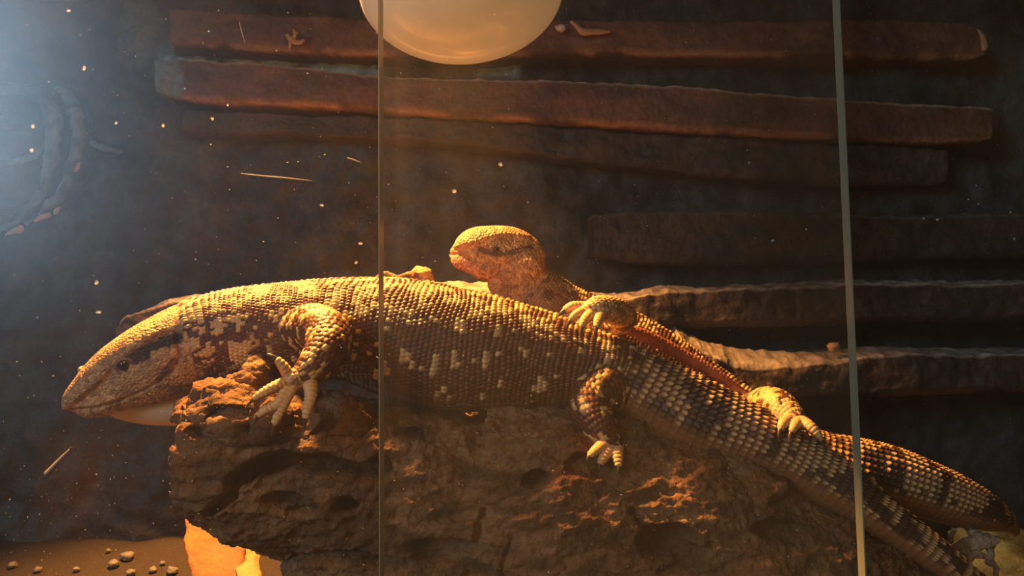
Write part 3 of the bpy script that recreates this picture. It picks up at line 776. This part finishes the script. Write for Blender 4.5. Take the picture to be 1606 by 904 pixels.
# ------------------------------------------------------------------ driftwood
def log_chain():
    rows = [  # px, top py, bottom py, Y, half depth (m)
        (302, 642, 780, .291, .018), (316, 624, 794, .292, .025), (345, 622, 812, .293, .031), (420, 632, 848, .299, .034), (500, 628, 874, .306, .040),
        (600, 624, 985, .312, .044), (700, 626, 1095, .316, .046), (850, 630, 1116, .318, .047), (1000, 652, 1116, .318, .047), (1090, 702, 1116, .318, .047),
        (1180, 744, 1116, .318, .046), (1270, 800, 1116, .317, .044), (1360, 850, 1116, .316, .042), (1450, 900, 1116, .314, .036), (1520, 960, 1114, .312, .024)]
    D = []
    for x, tp, bt, Y, dp in rows:
        a = at(x, tp, Y); b = at(x, bt, Y); h = np.linalg.norm(a - b) / 2
        D.append([*((a + b) / 2), *((a - b) / (2 * h)), h, dp])
    R, t = catmull(D, 120)
    return Chain(R[:, :3], R[:, 3:6], R[:, 6], R[:, 7], t, 'spine', p=2.4, cap=0.05)
def blob(px, py, Y, r):   # a short fat tube
    a = at(px, py, Y); k = r * Y / F
    return tube([(a[0] - k * .8, a[1], a[2], k * .35), (a[0] - k * .5, a[1], a[2], k * .8), (*a, k), (a[0] + k * .5, a[1], a[2], k * .8), (a[0] + k * .8, a[1], a[2], k * .35)], 16, 20)
def bar(pts):
    return tube([(*at(x, y, Y), r * Y / F) for x, y, Y, r in pts], 14)
lumps = [blob(342, 656, .275, 34), blob(370, 662, .270, 36), blob(330, 756, .280, 36), blob(400, 590, .290, 28), blob(385, 620, .286, 32),
         bar([(316, 650, .280, 18), (340, 632, .279, 24), (380, 640, .276, 26), (425, 672, .270, 22)]),
         bar([(330, 772, .280, 24), (420, 788, .278, 42), (520, 805, .281, 56), (640, 820, .286, 70), (760, 850, .289, 80)]),
         bar([(400, 690, .280, 40), (500, 680, .284, 44), (560, 690, .286, 40)]),
         bar([(640, 790, .288, 60), (800, 800, .290, 62), (860, 850, .288, 70), (960, 890, .286, 60)]),
         bar([(820, 730, .290, 30), (870, 750, .288, 30), (960, 780, .297, 44), (1060, 805, .297, 54), (1130, 845, .296, 56)]),
         bar([(1120, 736, .297, 22), (1160, 745, .294, 24), (1200, 790, .289, 40)]),
         bar([(1060, 905, .285, 60), (1180, 905, .284, 60), (1270, 894, .284, 34)])]
logc = log_chain()
me, co, no = merged_surface('driftwood_log', [logc], lumps, vox=0.00075, smooth=5)
px, py = proj(co)
front = sstep(0.1, -0.4, no[:, 1])
n1 = fbm(co * 22 + 3, 4); n2 = fbm(co * [60, 60, 110] + 8, 4); n3 = fbm(co * [160, 160, 260], 4, ridged=True); n4 = fbm(co * [45, 45, 150] + 12, 3, ridged=True); n5 = fbm(co * [330, 330, 420] + 2, 3)
lit = sstep(1.2, 0.5, np.hypot((px - 355) / 110, (py - 645) / 75)); n6 = fbm(co * [80, 80, 300] + 1.2 * n2[:, None] + 30, 3, ridged=True)
disp = 0.0030 * n1 + 0.0018 * n2 + 0.0008 * (n3 - 0.6) + 0.0014 * n4 + 0.0005 * n5 + (0.0006 + 0.0007 * lit) * (n6 - 0.5) + 0.0002 * lit * n5
def pits(lst):
    o = np.zeros(len(co))
    for (x, y, rx, ry, dep) in lst:
        q = ((px - x + 6 * n2) / rx) ** 2 + ((py - y + 5 * n2) / ry) ** 2
        o = np.maximum(o, dep * sstep(1.35, 0.55, q))
    return o
inward = pits([(541, 792, 17, 12, .012), (1046, 852, 46, 26, .016), (1080, 876, 24, 18, .012), (640, 690, 22, 12, .010), (838, 752, 22, 14, .009), (303, 651, 9, 6, .004),
               (356, 650, 26, 7, .006), (318, 690, 10, 7, .005), (385, 668, 18, 5, .004), (335, 668, 12, 4, .003), (445, 783, 34, 12, .006), (1220, 838, 40, 20, .009), (690, 862, 60, 16, .007), (925, 735, 40, 18, .006), (480, 800, 26, 8, .004)])
for pts, wd, dep in (([(365, 755), (400, 738), (450, 728), (520, 733), (560, 742), (600, 735)], 13, .014), ([(330, 800), (360, 772), (372, 748)], 9, .008),
                     ([(490, 640), (520, 660), (500, 690)], 10, .008), ([(420, 880), (500, 868), (560, 872), (640, 885)], 7, .005), ([(650, 880), (700, 874), (770, 896)], 8, .006),
                     ([(755, 800), (745, 850), (735, 900)], 5, .003), ([(800, 845), (790, 904)], 4, .003), ([(990, 800), (1010, 830)], 5, .004), ([(1035, 895), (1090, 880), (1110, 860)], 8, .006)):
    q = groove(px + 5 * n2, py + 5 * n2, pts, wd); inward = np.maximum(inward, dep * sstep(0.25, 0.8, q))
inward *= front
co2 = co + no * disp[:, None]; co2[:, 1] += inward
co2[:, 2] = np.maximum(co2[:, 2], 0.0005)
w1 = fbm(co * [26, 26, 60] + 83, 4); w2 = fbm(co * [70, 70, 230] + 57, 4)
c = mixc((0.115, 0.068, 0.034), (0.245, 0.145, 0.070), sstep(-0.5, 0.6, 0.6 * w1 + w2))
c = mixc(c, (0.230, 0.105, 0.040), 0.7 * sstep(0.05, 0.5, fbm(co * 30 + 40, 3)))
me.vertices.foreach_set('co', co2.astype(np.float32).ravel()); set_col(me, c)
me.polygons.foreach_set('use_smooth', np.ones(len(me.polygons), bool)); me.materials.clear(); me.materials.append(MAT['wood']); me.update()
lg = bpy.data.objects.new('driftwood_log', me); COL.objects.link(lg)
tag(lg, 'large gnarled brown driftwood log with cracks and holes, carrying the lizards', 'driftwood')

def slab(name, outline, Y0, Y1, thick, cols, label, cat, seed, mat='bark', group=None):
    """an upright rough slab: outline rows (py, left px, right px), leaning from Y0 (top) to Y1 (foot)"""
    n = 60; R, _ = catmull(outline, n); nv = 36; V = []; 
    for i in range(n):
        Y = Y0 + (Y1 - Y0) * i / (n - 1); y, l, r = R[i]
        for k in range(nv):
            a = 2 * math.pi * k / nv; f = 0.5 + 0.5 * np.sign(math.cos(a)) * abs(math.cos(a)) ** 0.35
            p = at(l + (r - l) * f, y, Y); p[1] += thick * np.sign(math.sin(a)) * abs(math.sin(a)) ** 0.6
            V.append(p)
    V = np.array(V); V[:, 2] = np.maximum(V[:, 2], 0.0003)
    q1 = fbm(V * 60 + seed, 4); q2 = fbm(V * 25 + seed, 3)
    V[:, 1] += 0.0022 * q1; V[:, 0] += 0.0012 * fbm(V * 120 + seed + 3, 3)
    Fc = grid_faces(n, nv, True); Fc.append(tuple(range(nv))[::-1]); Fc.append(tuple(range((n - 1) * nv, n * nv)))
    c = mixc(cols[0], cols[1], sstep(-0.4, 0.5, fbm(V * 55 + seed + 44, 4))); c = mixc(c, cols[2], sstep(0.15, 0.45, q2))
    return tag(mesh_obj(name, V, Fc, MAT[mat], col=c), label, cat, group)
slab('bark_slab', [(770, 296, 372), (800, 293, 376), (830, 297, 380), (850, 290, 384), (880, 298, 384), (920, 302, 388), (1000, 306, 392), (1070, 300, 396)], .375, .318, .003,
     ((0.34, 0.15, 0.045), (0.50, 0.24, 0.07), (0.16, 0.12, 0.11)), 'upright orange sheet of bark with grey stains under the driftwood overhang', 'bark', 5)
slab('bark_slab', [(850, 376, 404), (880, 374, 406), (930, 372, 408), (1070, 370, 412)], .362, .312, .004,
     ((0.62, 0.40, 0.15), (0.70, 0.48, 0.20), (0.6, 0.38, 0.15)), 'narrow bright yellow stick of bark beside the orange sheet', 'bark', 15)
# sloping root under the log
rt = [(395, 856, .300, 9), (430, 866, .298, 12), (480, 880, .296, 15), (540, 898, .295, 18), (620, 930, .297, 20), (720, 985, .302, 22), (820, 1060, .306, 22), (860, 1090, .306, 18)]
V, Fc = tube([(*at(x, y, Y), r * Y / F) for x, y, Y, r in rt], 18, 90, 0.9, 0.0016, 9)
nn = fbm(V * 90, 4)
tag(mesh_obj('root', V, Fc, MAT['bark'], col=mixc((0.48, 0.21, 0.06), (0.80, 0.42, 0.13), sstep(-0.4, 0.5, nn))), 'orange root sloping down along the underside of the driftwood', 'root')

# broken stick behind the large lizard's back
st = [(568, 606, .350, 9), (574, 540, .348, 11), (585, 455, .346, 9), (602, 438, .345, 8), (625, 436, .345, 8), (646, 435, .345, 8), (658, 431, .345, 12), (668, 435, .345, 13), (671, 446, .345, 10)]
V, Fc = tube([(*at(x, y, Y), r * Y / F) for x, y, Y, r in st], 14, 110, 1, 0.0014, 4)
nn = fbm(V * 120, 3)
tag(mesh_obj('broken_stick', V, Fc, MAT['wood'], col=mixc((0.16, 0.08, 0.04), (0.62, 0.40, 0.17), sstep(-0.4, 0.4, nn))), 'pale broken stick poking up behind the large lizard\'s back', 'stick')

# smooth cream stone under the chin
def stone(name, c, rx, ry, rz, mat, seed, bump=0.1, nu=18, nv=14, tilt=0.0):
    V = []; 
    for i in range(nv + 1):
        a = math.pi * i / nv
        for k in range(nu):
            b = 2 * math.pi * k / nu
            V.append((math.sin(a) * math.cos(b), math.sin(a) * math.sin(b), math.cos(a)))
    V = np.array(V); r = 1 + bump * fbm(V * 1.3 + seed, 3)
    V = V * r[:, None] * [rx, ry, rz]
    ct, s_ = math.cos(tilt), math.sin(tilt)
    V = np.stack([V[:, 0] * ct - V[:, 2] * s_, V[:, 1], V[:, 0] * s_ + V[:, 2] * ct], 1) + np.asarray(c)
    Fc = grid_faces(nv + 1, nu, True)
    return mesh_obj(name, V, Fc, mat)
tag(stone('smooth_stone', at(262, 632, .319), .027, .015, .0090, MAT['cream'], 3, 0.02, 40, 28, -0.05), 'smooth cream stone wedged behind the driftwood end under the large lizard\'s chin', 'stone')

# ------------------------------------------------------------------ dome lamp
def lathe(prof, c, tilt, mat, name, nu=64):
    V = []
    R = Matrix.Rotation(tilt, 3, 'Y')
    for r, z in prof:
        for k in range(nu):
            a = 2 * math.pi * k / nu
            v = R @ Vector((r * math.cos(a), r * math.sin(a), z)); V.append((v.x + c[0], v.y + c[1], v.z + c[2]))
    Fc = grid_faces(len(prof), nu, True); Fc.append(tuple(range(nu))[::-1]); Fc.append(tuple(range((len(prof) - 1) * nu, len(prof) * nu)))
    return mesh_obj(name, V, Fc, mat)
DY = 0.252
dc = at(724, -14, DY); A = 165 * DY / F; Bq = 106 * DY / F
prof = [(A * math.cos(a), -Bq * math.sin(a)) for a in np.linspace(math.pi / 2 - 0.02, 0, 26)]
prof += [(A * 0.995, 0.003), (A * 0.97, 0.007), (A * 0.88, 0.014), (A * 0.72, 0.022), (A * 0.55, 0.031), (A * 0.46, 0.042), (A * 0.43, 0.052)]
lamp = empty('dome_lamp', (dc[0], dc[1], dc[2])); tag(lamp, 'large cream opal dome lamp hanging from the lid', 'lamp')
adopt(lathe(prof, dc, math.radians(-3), MAT['opal'], 'globe'), lamp)
zt = WZ - 0.0003 - dc[2]
adopt(lathe([(A * 0.40, 0.050), (A * 0.50, 0.052), (A * 0.50, 0.075), (A * 0.42, 0.078), (A * 0.42, zt - 0.01), (A * 0.8, zt - 0.008), (A * 0.8, zt)], dc, 0, MAT['socket'], 'socket'), lamp)

# ------------------------------------------------------------------ glass doors
def door(name, x_edge, side, y0, y1, label, edge_mat, edge_label):
    z0, z1 = 0.0125, WZ - 0.0165
    xo = -WX + 0.004 if side < 0 else WX - 0.004
    r = empty(name, ((x_edge + xo) / 2, (y0 + y1) / 2, z0)); tag(r, label, 'glass door', 'sliding glass doors')
    V = [(xo, y0, z0), (x_edge, y0, z0), (x_edge, y0, z1), (xo, y0, z1)]
    p = mesh_obj('pane', V, [(0, 1, 2, 3)], MAT['glass'], smooth=False)
    adopt(p, r)
    e = box('polished_edge', min(x_edge, x_edge - side * -0.0003), max(x_edge, x_edge - side * -0.0003), y0 + 0.00005, y1, z0, z1, edge_mat)
    e['label'] = edge_label
    adopt(e, r)
    return r
xe = at(1331, 546, .184)[0]
door('sliding_glass_door', xe, -1, .1800, .1836, 'dusty sliding glass door before the large lizard\'s head, its pale greenish edge crossing the tails', MAT['edge_green'], 'pale greenish polished glass edge')
xe2 = at(598.5, 546, .197)[0]
door('sliding_glass_door', xe2, 1, .1925, .1985, 'dusty sliding glass door whose upright edge crosses the large lizard\'s back behind its arm', MAT['edge_green'], 'pale greenish polished glass edge')

# ------------------------------------------------------------------ bits on the wall and floor
def flake(pts, Y, r, label, cat='flake', group=None, mat='tan', name='dry_flake'):
    V, Fc = tube([(*at(x, y, Y), rr * Y / F) for x, y, rr in pts], 8, 24, 0.7, 0.0006, int(pts[0][0]))
    return tag(mesh_obj(name, V, Fc, MAT[mat]), label, cat, group)
def flake_parts(name, branches, Y, label, cat, mat='tan'):
    Vs = []; Fs = []; off = 0
    for pts in branches:
        V, Fc = tube([(*at(x, y, Y), rr * Y / F) for x, y, rr in pts], 8, 20, 0.7, 0.0005, int(pts[0][0]))
        Vs.append(V); Fs += [tuple(i + off for i in q) for q in Fc]; off += len(V)
    return tag(mesh_obj(name, np.concatenate(Vs), Fs, MAT[mat]), label, cat)
flake_parts('dry_flake', [[(449, 54, 3), (455, 60, 5), (462, 66, 5), (470, 67, 5), (477, 62, 3)], [(458, 64, 4), (462, 54, 3), (461, 46, 2)], [(462, 52, 2), (468, 50, 1.5)], [(456, 66, 3), (455, 80, 1.5)]], .4765,
            'forked tan flake stuck to the topmost red ledge', 'flake')
flake_parts('dry_flake', [[(896, 33, 3), (905, 42, 5), (915, 50, 7), (930, 51, 6), (945, 50, 5), (957, 50, 2)]], .4765, 'curled tan leaf scrap on the topmost ledge beside the dome lamp', 'leaf')
flake_parts('dry_flake', [[(1534, 46, 2), (1541, 58, 5), (1544, 70, 6), (1543, 80, 4)]], .480, 'tan flake at the far end of the topmost ledge', 'flake')
for k, (pts, lb) in enumerate([([(8, 368, 1), (18, 364, 5), (30, 360, 7), (33, 354, 3)], 'broad pale orange leaf tip below the round moulding'),
                               ([(54, 346, 3), (64, 342, 5), (78, 336, 4)], 'oblong orange flake below the round moulding'),
                               ([(86, 336, 3), (90, 330, 5), (94, 325, 2)], 'stubby orange flake between the ends of the moulded rings'),
                               ([(117, 270, 2), (122, 263, 4), (126, 255, 1)], 'small orange sliver on the outer moulded ring')]):
    flake(pts, .484, 0, lb)
for k, (x, y, r, Y, lb) in enumerate([(596, 50, 7, .4755, 'small pale pebble on the topmost ledge, touching the dome lamp\'s near rim'), (880, 44, 9, .4755, 'pale pebble on the topmost ledge between lamp and curled scrap')]):
    tag(stone('pale_pebble', at(x, y, Y), r * Y / F, r * Y / F * 0.8, r * Y / F * 0.7, MAT['pebble'], k + 3, 0.25), lb, 'pebble')
tag(stone('pale_pebble', at(1308, 545, .446), 10 * .446 / F, .003, 8 * .446 / F, MAT['tan'], 9, 0.3), 'tan pebble lying on the lowest sandy ledge', 'pebble')
PB = [(178, 889, 8), (200, 878, 10), (170, 866, 4), (240, 898, 6), (270, 900, 8), (205, 902, 7), (120, 896, 5), (60, 897, 6), (20, 890, 7), (255, 886, 4)]
for k, (x, y, r) in enumerate(PB):
    # on the bank of sand before the wall
    Ys = np.linspace(0.40, 0.496, 120); zs = np.array([at(x, y, q)[2] for q in Ys]); hit = np.where(zs <= SLOPE(Ys))[0]
    Y = Ys[hit[0]] if len(hit) else 0.494
    p = at(x, y, Y); rr = r * Y / F
    tag(stone('floor_pebble', (p[0], p[1], SLOPE(Y) + rr * 0.45), rr, rr * 0.9, rr * 0.7, MAT['gravel'], k * 3 + 1, 0.3),
        'largest of the rounded pebbles on the dark soil beside the orange bark sheet' if k == 1 else 'small pale pebble on the dark soil beside the orange bark sheet', 'pebble', None if k == 1 else 'pebbles on the soil')

# bleached root and teal stone at the far right
def twig_union(name, branches, label, cat, cols, seed):
    Vs = []; Fs = []; off = 0
    for pts in branches:
        V, Fc = tube([(*at(x, y, Y), r * Y / F) for x, y, Y, r in pts], 12, 40, 0.8, 0.0016, seed + int(pts[0][0]))
        Vs.append(V); Fs += [tuple(i + off for i in q) for q in Fc]; off += len(V)
    V = np.concatenate(Vs); n = fbm(V * 110 + seed, 3)
    return tag(mesh_obj(name, V, Fs, MAT['wood'], col=mixc(cols[0], cols[1], sstep(-0.4, 0.4, n))), label, cat)
twig_union('bleached_root', [[(1472, 853, .330, 3), (1490, 857, .330, 5), (1510, 858, .330, 9), (1535, 850, .332, 12), (1560, 848, .335, 8)],
                             [(1488, 866, .328, 5), (1505, 872, .328, 8), (1530, 874, .330, 6), (1556, 880, .330, 3)],
                             [(1522, 822, .345, 6), (1530, 838, .340, 9), (1535, 852, .335, 9)], [(1546, 845, .335, 6), (1556, 858, .335, 7), (1552, 880, .33, 5), (1562, 894, .328, 4), (1570, 960, .328, 6), (1572, 1060, .328, 7)],
                             [(1488, 852, .332, 4), (1495, 838, .338, 4), (1492, 826, .342, 3)], [(1510, 860, .330, 6), (1515, 900, .328, 8), (1522, 1000, .328, 9), (1526, 1062, .328, 9)]],
           'bleached knotted root below the smaller lizard\'s tail tip', 'root', ((0.30, 0.21, 0.12), (0.66, 0.52, 0.34)), 4)
s_ = stone('mossy_stone', (at(1640, 890, .40)[0], .43, .012), .034, .035, .028, MAT['rock'], 21, 0.35, 40, 30)
V = np.empty(len(s_.data.vertices) * 3, np.float32); s_.data.vertices.foreach_get('co', V); V = V.reshape(-1, 3)
V[:, 2] = np.maximum(V[:, 2], 0.0004); s_.data.vertices.foreach_set('co', V.ravel())
set_col(s_.data, mixc((0.030, 0.036, 0.034), (0.060, 0.095, 0.098), sstep(-0.3, 0.4, fbm(V * 70, 3))))
tag(s_, 'dark teal stone standing behind the bleached root', 'stone')

# ------------------------------------------------------------------ dirt on the glass
def on_glass(name, pts, Y, mat, label, cat, group=None):
    V, Fc = tube([(*at(x, y, Y), r * Y / F) for x, y, r in pts], 6, 12, 0.5, 0.00008, int(pts[0][0]))
    return tag(mesh_obj(name, V, Fc, mat), label, cat, group)
GI = .1807
for pts, lb in [([(70, 744, 3), (82, 732, 2.4), (95, 719, 2), (108, 706, 1)], 'yellowish straw splinter stuck to the glass below the large lizard\'s snout'),
                ([(378, 272, .7), (410, 276, 1.3), (445, 279, 1.2), (490, 284, .5)], 'long pale fibre stuck to the glass above the large lizard\'s neck'),
                ([(544, 248, 1), (555, 251, 1.4), (566, 255, .7)], 'short pale fibre on the glass beside the door edge above the large lizard'),
                ([(375, 34, .5), (379, 50, .9), (385, 68, .4)], 'thin hair on the glass before the topmost ledge')]:
    on_glass('straw_fibre', pts, GI, MAT['straw'], lb, 'fibre')
bm = bmesh.new()
def speck(x, y, r, Y):
    c = at(x, y, Y); k = r * Y / F; a0 = random.random() * 6; n = 6; st_ = random.choice((1, 1, 1.6))
    ring = [bm.verts.new((c[0] + k * st_ * math.cos(a0 + 6.2832 * i / n) * random.uniform(.6, 1.2), c[1], c[2] + k * math.sin(a0 + 6.2832 * i / n) * random.uniform(.6, 1.2))) for i in range(n)]
    tip = bm.verts.new((c[0], c[1] - k * 0.5, c[2]))
    for i in range(n): bm.faces.new((ring[i], ring[(i + 1) % n], tip))
for k in range(900):
    speck(random.uniform(-250, 1325), random.uniform(-150, 1040), random.choice((.4, .5, .5, .6, .7, .8, 1.1)), .1804)
for k in range(150):
    speck(random.gauss(80, 150), random.gauss(800, 100), random.choice((.4, .5, .6, .8)), .1804)
for (x, y, r) in [(132, 107, 4), (256, 197, 3.5), (51, 198, 3.5), (50, 235, 4), (151, 444, 4), (155, 490, 3), (357, 165, 2.5), (333, 186, 3), (785, 258, 4), (712, 300, 4), (505, 322, 2.5), (565, 382, 2.5), (558, 412, 3), (182, 193, 2.5), (107, 17, 2.5)]:
    speck(x, y, r, .1804)
for k in range(160):
    speck(random.uniform(1330, 1700), random.uniform(-100, 1000), random.choice((.4, .5, .6)), .1930)
for (x, y, r) in [(1449, 343, 2), (1470, 345, 2), (1535, 320, 2), (1519, 313, 1.5), (1585, 333, 2), (1591, 375, 2.2), (1265, 360, 1.8), (1212, 378, 2.2), (1175, 255, 2.2), (1531, 291, 1.6)]:
    speck(x, y, r, .1804 if x < 1325 else .1930)
me = bpy.data.meshes.new('dust_specks'); bm.to_mesh(me); bm.free(); me.materials.append(MAT['dust'])
o = bpy.data.objects.new('dust_specks', me); COL.objects.link(o)
tag(o, 'pale dust specks scattered over the glass doors', 'dust', kind='stuff')
